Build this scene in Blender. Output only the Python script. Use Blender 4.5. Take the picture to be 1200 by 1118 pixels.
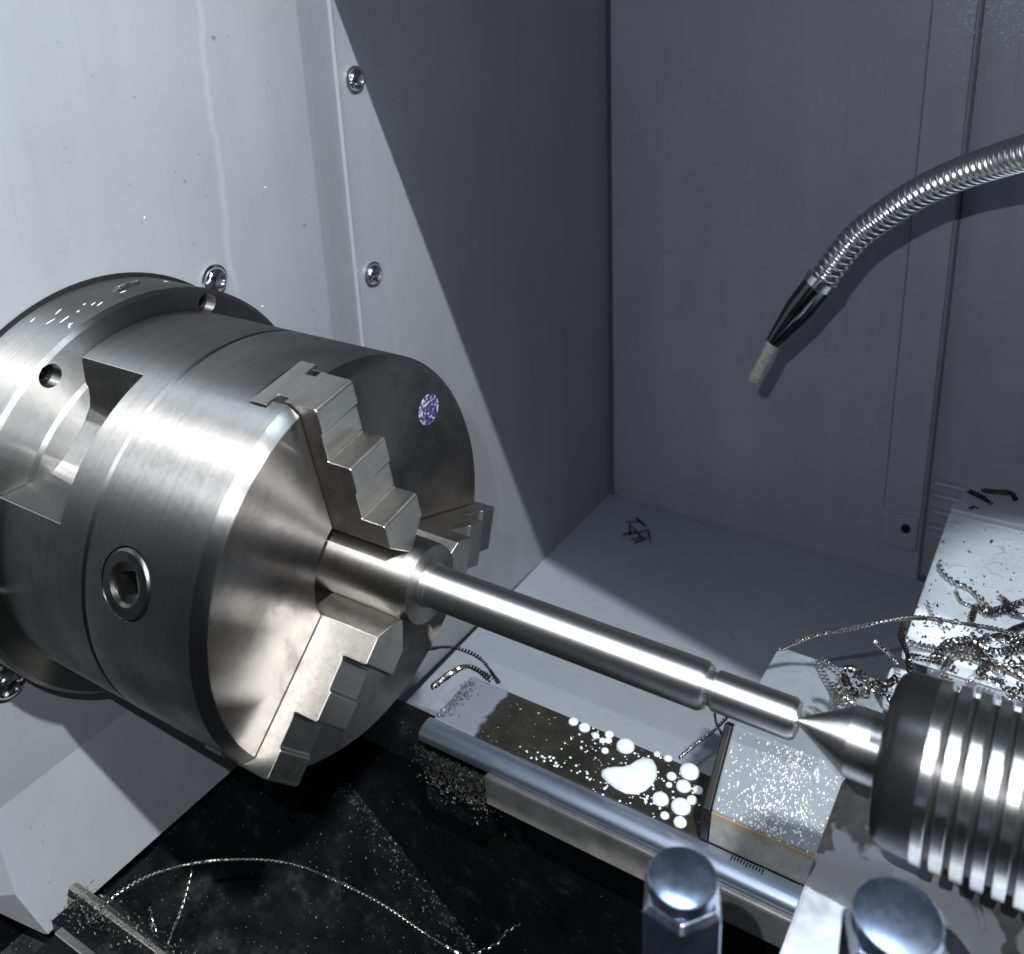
import bpy, bmesh, math, random
from mathutils import Vector, Matrix
random.seed(7)
S = 0.1                      # one working unit = chuck radius = 100 mm
scene = bpy.context.scene
COL = scene.collection
for o in list(bpy.data.objects): bpy.data.objects.remove(o)

# ------------------------------------------------------------------ camera
CAM = Vector((2.84138, -2.95582, 2.77881))
RIGHT = Vector((0.852362, 0.521654, -0.036814)); UP = Vector((-0.141393, 0.297661, 0.944143)); FWD = Vector((-0.503474, 0.799547, -0.327473))
FPX, CX, CY = 1139.638, 614.625, 330.845
cd = bpy.data.cameras.new('camera'); cam = bpy.data.objects.new('camera', cd); COL.objects.link(cam)
cam.matrix_world = Matrix(((RIGHT.x, UP.x, -FWD.x, CAM.x*S), (RIGHT.y, UP.y, -FWD.y, CAM.y*S), (RIGHT.z, UP.z, -FWD.z, CAM.z*S), (0, 0, 0, 1)))
cd.sensor_fit = 'HORIZONTAL'; cd.sensor_width = 36; cd.lens = FPX/1200*36
cd.shift_x = -(CX-600)/1200; cd.shift_y = -(559-CY)/1200
cd.clip_start = 0.005; cd.clip_end = 50
cd.dof.use_dof = True; cd.dof.focus_distance = 0.52
cd.dof.aperture_fstop = (cd.lens/1000)/(0.023*S)
scene.camera = cam

# ------------------------------------------------------------------ world, light, exposure
w = bpy.data.worlds.new('World'); scene.world = w; w.use_nodes = True
bg = w.node_tree.nodes['Background']; bg.inputs[0].default_value = (0.75, 0.85, 1.0, 1); bg.inputs[1].default_value = 0.020
scene.render.engine = 'CYCLES'
vs = scene.view_settings; vs.view_transform = 'Standard'; vs.look = 'None'; vs.exposure = 0.0; vs.gamma = 1.0; vs.use_curve_mapping = False

def area_light(name, loc, target, sx, sy, power, col, along):
    ld = bpy.data.lights.new(name, 'AREA'); ld.shape = 'RECTANGLE'; ld.size = sx*S; ld.size_y = sy*S; ld.energy = power; ld.color = col
    o = bpy.data.objects.new(name, ld); COL.objects.link(o)
    z = (Vector(loc)-Vector(target)).normalized(); x = Vector(along); x = (x-z*x.dot(z)).normalized(); y = z.cross(x)
    o.matrix_world = Matrix(((x.x, y.x, z.x, loc[0]*S), (x.y, y.y, z.y, loc[1]*S), (x.z, y.z, z.z, loc[2]*S), (0, 0, 0, 1)))
    return o
# machine work lamp: two LED bars over the workpiece, in front of the added shadow sheet
LAMP1 = Vector((6.0, -3.75, 9.0))
area_light('work_lamp_bar', LAMP1, (-0.8, 1.2, -1.6), 0.5, 0.06, 21.5, (0.97, 0.985, 1.0), (0.945, -0.325, 0))
LAMP2 = Vector((1.5, -0.55, 6.0))
for k_, nm in ((-0.25, 'work_lamp_tube'), (0.25, 'work_lamp_tube.001')):
    area_light(nm, LAMP2+Vector((0, k_, 0)), LAMP2+Vector((-0.6, k_+0.5, -7)), 2.6, 0.10, 0.6, (0.74, 0.87, 1.0), (1, 0, 0))
# added unseen spot that brightens the slide plate
ld = bpy.data.lights.new('slide_fill_spot', 'SPOT'); ld.energy = 7.0; ld.spot_size = math.radians(31); ld.spot_blend = 0.5; ld.shadow_soft_size = 0.02*S; ld.color = (0.85, 0.93, 1.0)
lo = bpy.data.objects.new('slide_fill_spot', ld); COL.objects.link(lo); lo.location = Vector((3.6, 1.5, 3.05))*S
lo.rotation_euler = (Vector((3.2, 2.75, -1.2))-Vector((3.6, 1.5, 3.05))).to_track_quat('-Z', 'Y').to_euler()
# small lamp held beside the camera: throws the short shadows behind the hose and the jaws
pd = bpy.data.lights.new('hand_lamp', 'POINT'); pd.energy = 6.4; pd.shadow_soft_size = 0.014*S; pd.color = (0.90, 0.94, 1.0)
po = bpy.data.objects.new('hand_lamp', pd); COL.objects.link(po); po.location = (CAM-RIGHT*0.29+UP*0.41-FWD*0.1)*S
def at(u, v, ax, val):
    d = RIGHT*((u-CX)/FPX)-UP*((v-CY)/FPX)+FWD
    return CAM+d*((val-CAM[ax])/d[ax])
def dep(u, v, k): return CAM+(RIGHT*((u-CX)/FPX)-UP*((v-CY)/FPX)+FWD)*k

# ------------------------------------------------------------------ materials
class N:
    def __init__(s, name):
        s.m = bpy.data.materials.new(name); s.m.use_nodes = True; s.t = s.m.node_tree; s.b = s.t.nodes['Principled BSDF']
        tc = s.t.nodes.new('ShaderNodeTexCoord'); vm = s.t.nodes.new('ShaderNodeVectorMath'); vm.operation = 'SCALE'; vm.inputs['Scale'].default_value = 1/S
        s.l(tc.outputs['Object'], vm.inputs[0]); s.P = vm.outputs[0]
    def l(s, a, b): s.t.links.new(a, b)
    def put(s, sock, v):
        if hasattr(v, 'is_linked') or hasattr(v, 'links'): s.l(v, sock)
        elif isinstance(v, (tuple, list)) and len(v) == 3 and len(sock.default_value) == 4: sock.default_value = (*v, 1)
        else: sock.default_value = v
    def set(s, **k):
        for a, v in k.items(): s.put(s.b.inputs[{'col': 'Base Color', 'rough': 'Roughness', 'metal': 'Metallic', 'spec': 'Specular IOR Level', 'normal': 'Normal', 'aniso': 'Anisotropic', 'rot': 'Anisotropic Rotation', 'tan': 'Tangent', 'coat': 'Coat Weight', 'coatr': 'Coat Roughness', 'tr': 'Transmission Weight', 'alpha': 'Alpha'}[a]], v)
    def math(s, op, a, b=0.0, c=None):
        n = s.t.nodes.new('ShaderNodeMath'); n.operation = op; s.put(n.inputs[0], a); s.put(n.inputs[1], b)
        if c is not None: s.put(n.inputs[2], c)
        return n.outputs[0]
    def noise(s, scale, detail=4, rough=0.55, sc=(1, 1, 1), dist=0.0, off=(0, 0, 0)):
        mp = s.t.nodes.new('ShaderNodeMapping'); mp.inputs['Scale'].default_value = sc; mp.inputs['Location'].default_value = off; s.l(s.P, mp.inputs[0])
        n = s.t.nodes.new('ShaderNodeTexNoise'); n.inputs['Scale'].default_value = scale; n.inputs['Detail'].default_value = detail; n.inputs['Roughness'].default_value = rough; n.inputs['Distortion'].default_value = dist
        s.l(mp.outputs[0], n.inputs['Vector']); return n.outputs['Fac']
    def voronoi(s, scale, sc=(1, 1, 1)):
        mp = s.t.nodes.new('ShaderNodeMapping'); mp.inputs['Scale'].default_value = sc; s.l(s.P, mp.inputs[0])
        n = s.t.nodes.new('ShaderNodeTexVoronoi'); n.inputs['Scale'].default_value = scale; s.l(mp.outputs[0], n.inputs['Vector']); return n.outputs['Distance'], n.outputs['Color']
    def ramp(s, f, a, b, va=0.0, vb=1.0):
        n = s.t.nodes.new('ShaderNodeMapRange'); n.inputs[1].default_value = a; n.inputs[2].default_value = b; n.inputs[3].default_value = va; n.inputs[4].default_value = vb; s.l(f, n.inputs[0]); return n.outputs[0]
    def mix(s, f, a, b):
        n = s.t.nodes.new('ShaderNodeMix'); n.data_type = 'RGBA'; s.put(n.inputs[0], f); s.put(n.inputs[6], a); s.put(n.inputs[7], b); return n.outputs[2]
    def xyz(s):
        n = s.t.nodes.new('ShaderNodeSeparateXYZ'); s.l(s.P, n.inputs[0]); return n.outputs
    def bump(s, h, strength=0.2, dist=0.01):
        n = s.t.nodes.new('ShaderNodeBump'); n.inputs['Strength'].default_value = strength; n.inputs['Distance'].default_value = dist*S; s.l(h, n.inputs['Height']); s.l(n.outputs[0], s.b.inputs['Normal'])
    def radial(s, axis='X'):
        n = s.t.nodes.new('ShaderNodeTangent'); n.direction_type = 'RADIAL'; n.axis = axis; s.l(n.outputs[0], s.b.inputs['Tangent'])

def paint(name, col, rough=0.38, streak=True, dirt=0.35, drip=False):
    n = N(name); big = n.noise(0.9, 5); st = n.noise(1.0, 5, sc=(2.6, 2.6, 0.22)); sp = n.noise(26, 2, 0.4); sp2 = n.noise(11, 2, 0.5, off=(3, 1, 7))
    c = n.mix(n.ramp(big, 0.35, 0.7), col, tuple(x*0.90 for x in col))
    if streak: c = n.mix(n.ramp(st, 0.45, 0.75, 0, 0.6), c, tuple(min(1, x*1.09+0.006) for x in col))
    if drip:
        x = n.xyz(); wob = n.noise(1.4, 3, sc=(0, 0, 1)); d = n.math('ABSOLUTE', n.math('SUBTRACT', n.math('SUBTRACT', x[1], 0.93), n.math('MULTIPLY', wob, 0.22)))
        c = n.mix(n.math('MULTIPLY', n.ramp(d, 0.004, 0.036, 0.14, 0.0), n.ramp(x[2], 0.5, 0.9)), c, (0.62, 0.65, 0.66))
    c = n.mix(n.ramp(sp, 0.735, 0.765, 0, dirt), c, (0.06, 0.06, 0.065)); c = n.mix(n.ramp(sp2, 0.775, 0.79, 0, dirt*1.3), c, (0.05, 0.05, 0.05))
    md = n.noise(5.5, 6, 0.7, off=(1, 9, 4)); c = n.mix(n.ramp(md, 0.52, 0.72, 0, 0.16), c, (0.20, 0.205, 0.21)); sc_ = n.noise(3.0, 3, 0.5, sc=(14, 14, 0.35), off=(7, 0, 2)); c = n.mix(n.ramp(sc_, 0.66, 0.70, 0, 0.16), c, (0.22, 0.22, 0.22))
    n.set(col=c, rough=n.ramp(big, 0.3, 0.7, rough-0.06, rough+0.10), spec=0.45); n.bump(n.noise(60, 3), 0.05, 0.01); return n.m
def steel(name, col, rough=0.28, aniso=0.0, axis='X', rot=0.25, grime=0.25, gcol=(0.16, 0.14, 0.12), gscale=3.0, brush=None, rv=0.08, gth=(0.5, 0.72), bs=0.16):
    n = N(name); g = n.noise(gscale, 6, 0.62, dist=0.3); f = n.noise(30, 3)
    c = n.mix(n.ramp(g, gth[0], gth[1], 0, grime), col, gcol)
    c = n.mix(n.ramp(f, 0.62, 0.75, 0, grime*0.5), c, gcol)
    r = n.math('ADD', n.ramp(g, 0.3, 0.75, rough-rv*0.5, rough+rv), n.ramp(f, 0.3, 0.7, -0.02, 0.03))
    if brush: c = n.mix(n.ramp(n.noise(1.0, 5, 0.7, sc=tuple(b*0.6 for b in brush), off=(3, 3, 3)), 0.42, 0.62, 0, 0.30), c, tuple(x*0.55 for x in col))
    n.set(col=c, metal=1.0, rough=r)
    if aniso: n.set(aniso=aniso, rot=rot); n.radial(axis)
    if brush: n.bump(n.noise(1.0, 4, 0.6, sc=brush), bs, 0.004)
    return n.m

MAT = {}
MAT['wall'] = paint('wall_paint', (0.285, 0.300, 0.318), drip=True)
MAT['back'] = paint('back_paint', (0.340, 0.348, 0.398), rough=0.42)
MAT['floor'] = paint('floor_paint', (0.365, 0.392, 0.455), rough=0.30, streak=False, dirt=0.25)
MAT['chuck'] = steel('turned_steel', (0.45, 0.44, 0.425), 0.37, 0.97, grime=0.28, gscale=2.2, brush=(150, 1.5, 1.5))
MAT['adapter'] = steel('adapter_steel', (0.36, 0.355, 0.345), 0.44, 0.94, grime=0.25, gscale=2.4, brush=(120, 2, 2))
MAT['flange'] = steel('flange_steel', (0.36, 0.355, 0.345), 0.44, 0.95, grime=0.3, gscale=2.8, brush=(120, 2, 2))
MAT['jaw'] = steel('jaw_steel', (0.52, 0.51, 0.48), 0.32, grime=0.30, gscale=5.0, gcol=(0.18, 0.165, 0.15), brush=(55, 55, 2.5), bs=0.14)
MAT['shaft'] = steel('ground_shaft_steel', (0.78, 0.775, 0.76), 0.50, 0.93, grime=0.08, gscale=3, brush=(160, 1, 1), rv=0.04)
MAT['grip'] = steel('raw_shaft_steel', (0.44, 0.42, 0.395), 0.44, 0.9, grime=0.25, gscale=4, brush=(100, 1, 1))
MAT['centre'] = steel('centre_steel', (0.74, 0.73, 0.70), 0.38, 0.94, grime=0.10, gscale=5, brush=(140, 1, 1))
MAT['chrome'] = steel('chrome', (0.70, 0.71, 0.72), 0.13, grime=0.2, gscale=9)
MAT['rail'] = steel('rail_steel', (0.66, 0.74, 0.90), 0.46, grime=0.12, gscale=2.2, brush=(2, 60, 60))  # blue tint stands in for bluish light reflected off the rail
MAT['hosemetal'] = steel('hose_metal', (0.86, 0.87, 0.86), 0.21, grime=0.2, gscale=7)
MAT['pinion'] = steel('pinion_steel', (0.17, 0.165, 0.16), 0.30, grime=0.3, gscale=6)
MAT['blue_sheen_soft'] = steel('blue_sheen_dome', (0.46, 0.57, 0.76), 0.25, grime=0.1, gscale=6)  # nut metal with the bluish reflected light put into its colour
MAT['blue_sheen'] = steel('blue_sheen_hex', (0.58, 0.69, 0.86), 0.20, grime=0.1, gscale=6)  # hexagon likewise carries the blue reflection in its base colour
MAT['swarf'] = steel('swarf_steel', (0.72, 0.70, 0.66), 0.20, grime=0.3, gscale=20)
MAT['swarf_dark'] = steel('swarf_blued', (0.20, 0.19, 0.19), 0.28, grime=0.5, gscale=15)
MAT['brass'] = steel('brass_chip', (0.70, 0.55, 0.32), 0.25)

def face_mat():
    n = N('faced_steel'); g = n.noise(2.6, 7, 0.65, dist=0.5); g2 = n.noise(7, 5, 0.7, off=(4, 2, 1))
    c = n.mix(n.ramp(g, 0.46, 0.66, 0, 0.55), (0.29, 0.27, 0.255), (0.06, 0.056, 0.053)); c = n.mix(n.ramp(g2, 0.56, 0.72, 0, 0.45), c, (0.11, 0.10, 0.09))
    n.set(col=c, metal=1.0, rough=n.ramp(g, 0.3, 0.7, 0.27, 0.40), aniso=0.97, rot=0.25); n.radial('X')
    n.bump(n.noise(40, 3, 0.6), 0.05, 0.004); return n.m
MAT['face'] = face_mat()
def plain(name, col, rough=0.4, metal=0.0, spec=0.5, var=0.3, scale=8, bump=0.0):
    n = N(name); g = n.noise(scale, 4); n.set(col=n.mix(n.ramp(g, 0.35, 0.7), col, tuple(x*(1-var) for x in col)), rough=n.ramp(g, 0.3, 0.7, rough-0.05, rough+0.08), metal=metal, spec=spec)
    if bump: n.bump(n.noise(scale*4, 4), bump, 0.02)
    return n.m
MAT['chip'] = plain('dull_chip', (0.20, 0.195, 0.18), 0.45, 0.35, 0.5, 0.6, 30)
MAT['bar'] = plain('bar_steel', (0.46, 0.445, 0.42), 0.42, 0.45, 0.5, 0.35, 7, 0.1)
MAT['sealant'] = plain('grey_sealant', (0.15, 0.155, 0.17), 0.6)
MAT['black'] = plain('black_void', (0.006, 0.006, 0.006), 0.6)
MAT['oxide'] = plain('black_oxide', (0.010, 0.010, 0.011), 0.28, 0.0, 0.35)
MAT['ring'] = plain('dark_ring', (0.02, 0.02, 0.02), 0.35, 0.3)
MAT['nozzle'] = steel('dark_chrome', (0.16, 0.18, 0.19), 0.14, grime=0.2, gscale=8)
MAT['tip'] = plain('pale_nozzle_tip', (0.58, 0.60, 0.54), 0.55, var=0.4, scale=25)
MAT['rubber'] = plain('wiper_rubber', (0.012, 0.012, 0.013), 0.45, var=0.4, scale=20)
MAT['milk'] = plain('milky_coolant', (0.70, 0.74, 0.77), 0.05, var=0.03)
MAT['foam'] = plain('dried_foam', (0.74, 0.74, 0.70), 0.5, var=0.1)
def chute_mat():
    n = N('oily_black_sheet'); g = n.noise(1.6, 6, 0.6); f = n.noise(45, 2, 0.5); h = n.noise(5, 6, 0.7)
    c = n.mix(n.ramp(g, 0.4, 0.7), (0.003, 0.0034, 0.0045), (0.007, 0.0075, 0.009)); c = n.mix(n.ramp(h, 0.56, 0.74, 0, 0.6), c, (0.045, 0.044, 0.042)); c = n.mix(n.ramp(f, 0.72, 0.75, 0, 0.6), c, (0.30, 0.29, 0.27))
    n.set(col=c, rough=n.ramp(h, 0.35, 0.65, 0.20, 0.5), spec=0.24); n.bump(h, 0.15, 0.02); return n.m
MAT['chute'] = chute_mat()
def bed_mat():
    n = N('oily_bed_top'); x = n.xyz(); g = n.noise(3.2, 6, 0.65, dist=0.4); f = n.noise(38, 2, 0.5)
    c = n.mix(n.ramp(g, 0.35, 0.7), (0.015, 0.0145, 0.0125), (0.038, 0.036, 0.030)); c = n.mix(n.ramp(f, 0.69, 0.72, 0, 0.6), c, (0.5, 0.5, 0.46))
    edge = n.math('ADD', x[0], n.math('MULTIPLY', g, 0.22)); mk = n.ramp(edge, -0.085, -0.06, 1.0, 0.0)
    c = n.mix(n.math('MULTIPLY', mk, 0.9), c, (0.20, 0.215, 0.26))  # pale bluish reflection painted in at the left end of the bed
    n.set(col=c, rough=n.ramp(g, 0.3, 0.7, 0.20, 0.34), spec=0.5); return n.m
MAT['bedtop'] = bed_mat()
def tail_mat():
    n = N('wet_tailstock_casting'); g = n.noise(2.6, 4, 0.5, dist=0.6); h = n.noise(9, 6, 0.7)
    c = n.mix(n.ramp(h, 0.35, 0.7), (0.06, 0.058, 0.056), (0.13, 0.125, 0.12)); x = n.xyz(); ge = n.math('SUBTRACT', g, n.math('MULTIPLY', x[1], 0.5)); mk = n.ramp(ge, 0.40, 0.42)
    c = n.mix(mk, c, n.mix(n.ramp(n.noise(1.7, 4, 0.6, off=(2, 5, 1)), 0.42, 0.58), (0.26, 0.265, 0.28), (0.52, 0.58, 0.70))); n.set(col=c, rough=n.ramp(ge, 0.40, 0.43, 0.38, 0.16), spec=0.5); n.bump(n.math('ADD', mk, n.math('MULTIPLY', h, 0.3)), 0.25, 0.02); return n.m
MAT['tail'] = tail_mat()
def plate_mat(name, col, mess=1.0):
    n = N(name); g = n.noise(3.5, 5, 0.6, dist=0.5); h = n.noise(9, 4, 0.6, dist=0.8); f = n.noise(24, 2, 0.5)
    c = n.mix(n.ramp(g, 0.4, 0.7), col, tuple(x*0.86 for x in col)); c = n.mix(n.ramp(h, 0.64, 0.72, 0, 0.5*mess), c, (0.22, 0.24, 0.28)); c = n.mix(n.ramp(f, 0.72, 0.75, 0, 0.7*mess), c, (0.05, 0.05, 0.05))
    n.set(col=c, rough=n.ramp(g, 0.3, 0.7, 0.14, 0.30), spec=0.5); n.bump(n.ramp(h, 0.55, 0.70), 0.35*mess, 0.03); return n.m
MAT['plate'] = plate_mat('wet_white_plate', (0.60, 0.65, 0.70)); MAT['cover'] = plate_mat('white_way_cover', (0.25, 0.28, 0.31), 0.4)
def band_mat():
    n = N('stained_cover_foot'); h = n.noise(8, 6, 0.7); x = n.xyz(); e = n.math('ADD', x[2], n.math('MULTIPLY', h, 0.12))
    c = n.mix(n.ramp(h, 0.4, 0.65), (0.33, 0.33, 0.32), (0.22, 0.21, 0.19)); c = n.mix(n.ramp(e, -1.80, -1.765, 0, 0.85), c, (0.28, 0.21, 0.11)); n.set(col=c, rough=0.45); return n.m
MAT['band'] = band_mat()
def stamp_mat():
    n = N('purple_stamp'); a = n.noise(26, 4, 0.7, dist=1.0); n.set(col=n.mix(n.ramp(a, 0.50, 0.58), (0.03, 0.02, 0.10), (0.42, 0.40, 0.46)), rough=0.5, spec=0.3); return n.m
MAT['stamp'] = stamp_mat()

# ------------------------------------------------------------------ mesh helpers
class MB:
    def __init__(s): s.v = []; s.f = []
    def add(s, vs, fs):
        k = len(s.v); s.v += [tuple(v) for v in vs]; s.f += [tuple(i+k for i in f) for f in fs]; return s
    def box(s, a, b):
        x0, y0, z0 = a; x1, y1, z1 = b
        return s.add([(x0, y0, z0), (x1, y0, z0), (x1, y1, z0), (x0, y1, z0), (x0, y0, z1), (x1, y0, z1), (x1, y1, z1), (x0, y1, z1)], [(3, 2, 1, 0), (4, 5, 6, 7), (0, 1, 5, 4), (1, 2, 6, 5), (2, 3, 7, 6), (3, 0, 4, 7)])
    def prism(s, poly, fn, a, b):
        """poly: 2-D outline; fn(p, h) -> 3-D point; from h=a to h=b"""
        n = len(poly); return s.add([fn(q, a) for q in poly]+[fn(q, b) for q in poly], [tuple(range(n-1, -1, -1)), tuple(range(n, 2*n))]+[(i, (i+1) % n, n+(i+1) % n, n+i) for i in range(n)])
    def lathe(s, prof, org, ax, seg=48, closed=False, cap=True):
        ax = Vector(ax).normalized(); h = Vector((0, 0, 1)) if abs(ax.z) < 0.9 else Vector((1, 0, 0)); e1 = (h-ax*h.dot(ax)).normalized(); e2 = ax.cross(e1); org = Vector(org)
        vs = []; fs = []; m = len(prof)
        for (x, r) in prof:
            for i in range(seg):
                t = 2*math.pi*i/seg; vs.append(org+ax*x+(e1*math.cos(t)+e2*math.sin(t))*r)
        for j in range(m if closed else m-1):
            k = (j+1) % m
            for i in range(seg): q = (i+1) % seg; fs.append((j*seg+i, k*seg+i, k*seg+q, j*seg+q)[::-1])
        if cap and not closed: fs.append(tuple(range(seg))[::-1][::-1]); fs.append(tuple((m-1)*seg+i for i in range(seg))[::-1])
        return s.add(vs, fs)
    def tube(s, path, rad, seg=8, cap=True):
        P = [Vector(q) for q in path]; T = [(P[min(i+1, len(P)-1)]-P[max(i-1, 0)]).normalized() for i in range(len(P))]
        n = T[0].orthogonal().normalized(); vs = []; fs = []
        for i, q in enumerate(P):
            n = (n-T[i]*n.dot(T[i])).normalized(); b = T[i].cross(n); r = rad[i] if isinstance(rad, list) else rad
            for k in range(seg): t = 2*math.pi*k/seg; vs.append(q+(n*math.cos(t)+b*math.sin(t))*r)
        for i in range(len(P)-1):
            for k in range(seg): q = (k+1) % seg; fs.append((i*seg+k, i*seg+q, (i+1)*seg+q, (i+1)*seg+k))
        if cap: fs.append(tuple(range(seg))[::-1]); fs.append(tuple((len(P)-1)*seg+k for k in range(seg)))
        return s.add(vs, fs)
    def mesh(s, name, smooth=35, fix=True):
        me = bpy.data.meshes.new(name); me.from_pydata([(a*S, b*S, c*S) for a, b, c in s.v], [], s.f); me.update()
        if fix:
            bm = bmesh.new(); bm.from_mesh(me); bmesh.ops.recalc_face_normals(bm, faces=bm.faces); bm.to_mesh(me); bm.free()
        if smooth:
            me.polygons.foreach_set('use_smooth', [True]*len(me.polygons)); me.set_sharp_from_angle(angle=math.radians(smooth))
        return me
    def build(s, name, mat, parent=None, smooth=35, bevel=0.0, fix=True, **tg):
        return link(name, s.mesh(name, smooth, fix), mat, parent, bevel, **tg)
def link(name, me, mat, parent=None, bevel=0.0, seg=2, **tg):
    o = bpy.data.objects.new(name, me); COL.objects.link(o)
    if mat and not me.materials: me.materials.append(MAT[mat])
    if parent: o.parent = parent
    if bevel:
        b = o.modifiers.new('bevel', 'BEVEL'); b.width = bevel*S; b.segments = seg; b.limit_method = 'ANGLE'; b.angle_limit = math.radians(40); b.harden_normals = False
    tag(o, **tg); return o
def tag(o, label=None, cat=None, group=None, kind=None):
    for k, v in (('label', label), ('category', cat), ('group', group), ('kind', kind)):
        if v: o[k] = v
    return o
def thing(name, label, cat, group=None):
    o = bpy.data.objects.new(name, None); COL.objects.link(o); o.empty_display_size = 0.01; return tag(o, label, cat, group)
def boolean(o, cutters):
    for c in cutters:
        m = o.modifiers.new('cut', 'BOOLEAN'); m.operation = 'DIFFERENCE'; m.object = c; m.solver = 'EXACT'
    bpy.context.view_layer.update(); dg = bpy.context.evaluated_depsgraph_get()
    me = bpy.data.meshes.new_from_object(o.evaluated_get(dg)); o.modifiers.clear(); old = o.data; o.data = me; bpy.data.meshes.remove(old)
    me.polygons.foreach_set('use_smooth', [True]*len(me.polygons)); me.set_sharp_from_angle(angle=math.radians(25))
    for c in cutters: d = c.data; bpy.data.objects.remove(c); bpy.data.meshes.remove(d)
def rad_frame(deg):
    t = math.radians(deg); return Vector((0, math.cos(t), math.sin(t))), Vector((0, -math.sin(t), math.cos(t)))
XW, YB, ZF = -1.85, 6.37, -3.63

# ------------------------------------------------------------------ the enclosure
def sheet(name, pts, mat, thick, nrm, **k):
    m = MB(); n = Vector(nrm); a = [Vector(q) for q in pts]; c = len(a)
    m.add(a+[q-n*thick for q in a], [tuple(range(c)), tuple(range(2*c-1, c-1, -1))]+[(i, (i+1) % c, c+(i+1) % c, c+i) for i in range(c)])
    return m.build(name, mat, smooth=0, **k)
ZR = 3.25
# headstock side wall: flat panel, folded recess, second panel
prof = [(-1.115, 0.0), (1.84, 0.0), (1.87, -0.010), (2.31, -0.152), (2.34, -0.16), (2.70, -0.16), (2.702, -0.172), (2.712, -0.172), (2.714, -0.16), (6.37, -0.06)]
wv = []; wf = []
for (y, dx) in prof:
    lo = -2.28 if y < 0.9 else ZF
    wv += [(XW+dx, y, lo), (XW+dx, y, ZR)]
m = MB()
XF = XW+0.25
m.add([(XW, -1.12, -1.55), (XW, 0.7, -1.55), (XW, 0.7, ZR), (XW, -1.9, ZR), (XW, -1.9, -1.55)], [(0, 1, 2, 3, 4)])
m.add([(XF, -1.105, -2.285), (XF, 0.7, -2.33), (XW, 0.7, -1.55), (XW, -1.12, -1.55), (XF-0.05, 0.7, -2.36), (XF-0.05, -1.105, -2.315), (XW+0.14, -1.165, -1.99), (XW-0.05, -1.3, -1.551), (XW-0.05, -1.3, -2.0)], [(0, 1, 2, 3), (0, 5, 4, 1), (3, 6, 0), (3, 7, 8, 6), (6, 8, 5, 0)])
p2 = [(0.7, 0.0)]+prof[1:]
k = len(p2); m.add([(XW+dx, y, ZF) for y, dx in p2]+[(XW+dx, y, ZR) for y, dx in p2], [(i, i+1, k+i+1, k+i) for i in range(k-1)])
wall = m.build('headstock_wall', 'wall', smooth=20, fix=False, kind='structure')
# folded edge bead beside the screw strip
b = MB(); b.tube([(XW-0.148, 2.32, ZF+0.02), (XW-0.148, 2.32, ZR-0.02)], 0.018, 8); b.build('fold_bead', 'wall', wall)
sheet('back_wall', [(XW, YB, ZF), (1.655, YB, ZF), (1.655, YB, ZR), (XW, YB, ZR)], 'back', 0.03, (0, -1, 0), kind='structure')
bw2 = sheet('back_wall_panel', [(1.6, YB+0.12, ZF), (5.2, YB+0.12, ZF), (5.2, YB+0.12, ZR), (1.6, YB+0.12, ZR)], 'back', 0.03, (0, -1, 0), kind='structure')
strip = MB().box((1.282, YB-0.075, -2.861), (1.638, YB-0.002, ZR-0.02)).build('wall_strip', 'back', bw2, smooth=0, bevel=0.008)
MB().box((1.275, YB-0.095, -3.24), (1.63, YB-0.036, -2.86)).build('strip_foot', 'back', bw2, smooth=0, bevel=0.012)
MB().box((1.23, YB-0.03, -3.30), (1.66, YB-0.003, -3.001)).build('strip_plate', 'back', bw2, smooth=0, bevel=0.008)
MB().box((1.262, YB-0.012, -2.86), (1.2815, YB-0.001, ZR-0.03)).build('strip_sealant', 'sealant', bw2, smooth=0)
MB().box((1.656, YB+0.095, ZF+0.02), (1.672, YB+0.119, ZR-0.03)).build('strip_sealant', 'sealant', bw2, smooth=0)
q = MB(); q.lathe([(0, 0.045), (0.03, 0.045), (0.05, 0.03), (0.055, 0.0)], (1.515, YB-0.095, -2.99), (0, -1, 0), 20); q.build('bolt_head', 'oxide', bw2)
for z in (-2.50, -2.64, -2.83, -3.01):
    MB().box((1.70, YB+0.06, z-0.028), (2.9, YB+0.118, z+0.028)).build('wall_rib', 'back', bw2, smooth=0, bevel=0.02)
sheet('floor', [(XW-0.1, 1.2, ZF), (5.2, 1.2, ZF), (5.2, YB, ZF), (XW-0.1, YB, ZF)], 'floor', 0.03, (0, 0, 1), kind='structure')
sm = MB(); sm.tube([(-1.46, 6.16, ZF+0.003), (-0.45, 5.25, ZF+0.004), (0.585, 4.318, ZF+0.003), (1.2, 3.77, ZF+0.003)], 0.012, 6); sm.build('floor_seam', 'floor', bpy.data.objects['floor'])
sm = MB(); sm.box((XW, YB-0.03, ZF+0.002), (1.2, YB-0.001, ZF+0.02)); sm.build('floor_weld', 'back', bpy.data.objects['floor'], smooth=0, bevel=0.01)
# unseen sheet added above the rear half, edge shaped to throw the long straight shadow
def to_sheet(q, z=ZR): q = Vector(q); t = (LAMP1.z-z)/(LAMP1.z-q.z); return LAMP1+(q-LAMP1)*t
RE = [to_sheet((XW-0.16, 2.08, ZR)), to_sheet((XW-0.10, 4.84, ZF)), to_sheet((0.62, 4.21, ZF)), to_sheet((3.2, 3.62, ZF))]
sheet('shadow_sheet', [tuple(q+Vector((0, 0, 0.01))) for q in RE]+[(RE[-1].x, 6.5, ZR+0.01), (-2.0, 6.5, ZR+0.01)], 'back', 0.03, (0, 0, 1), kind='structure')

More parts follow.
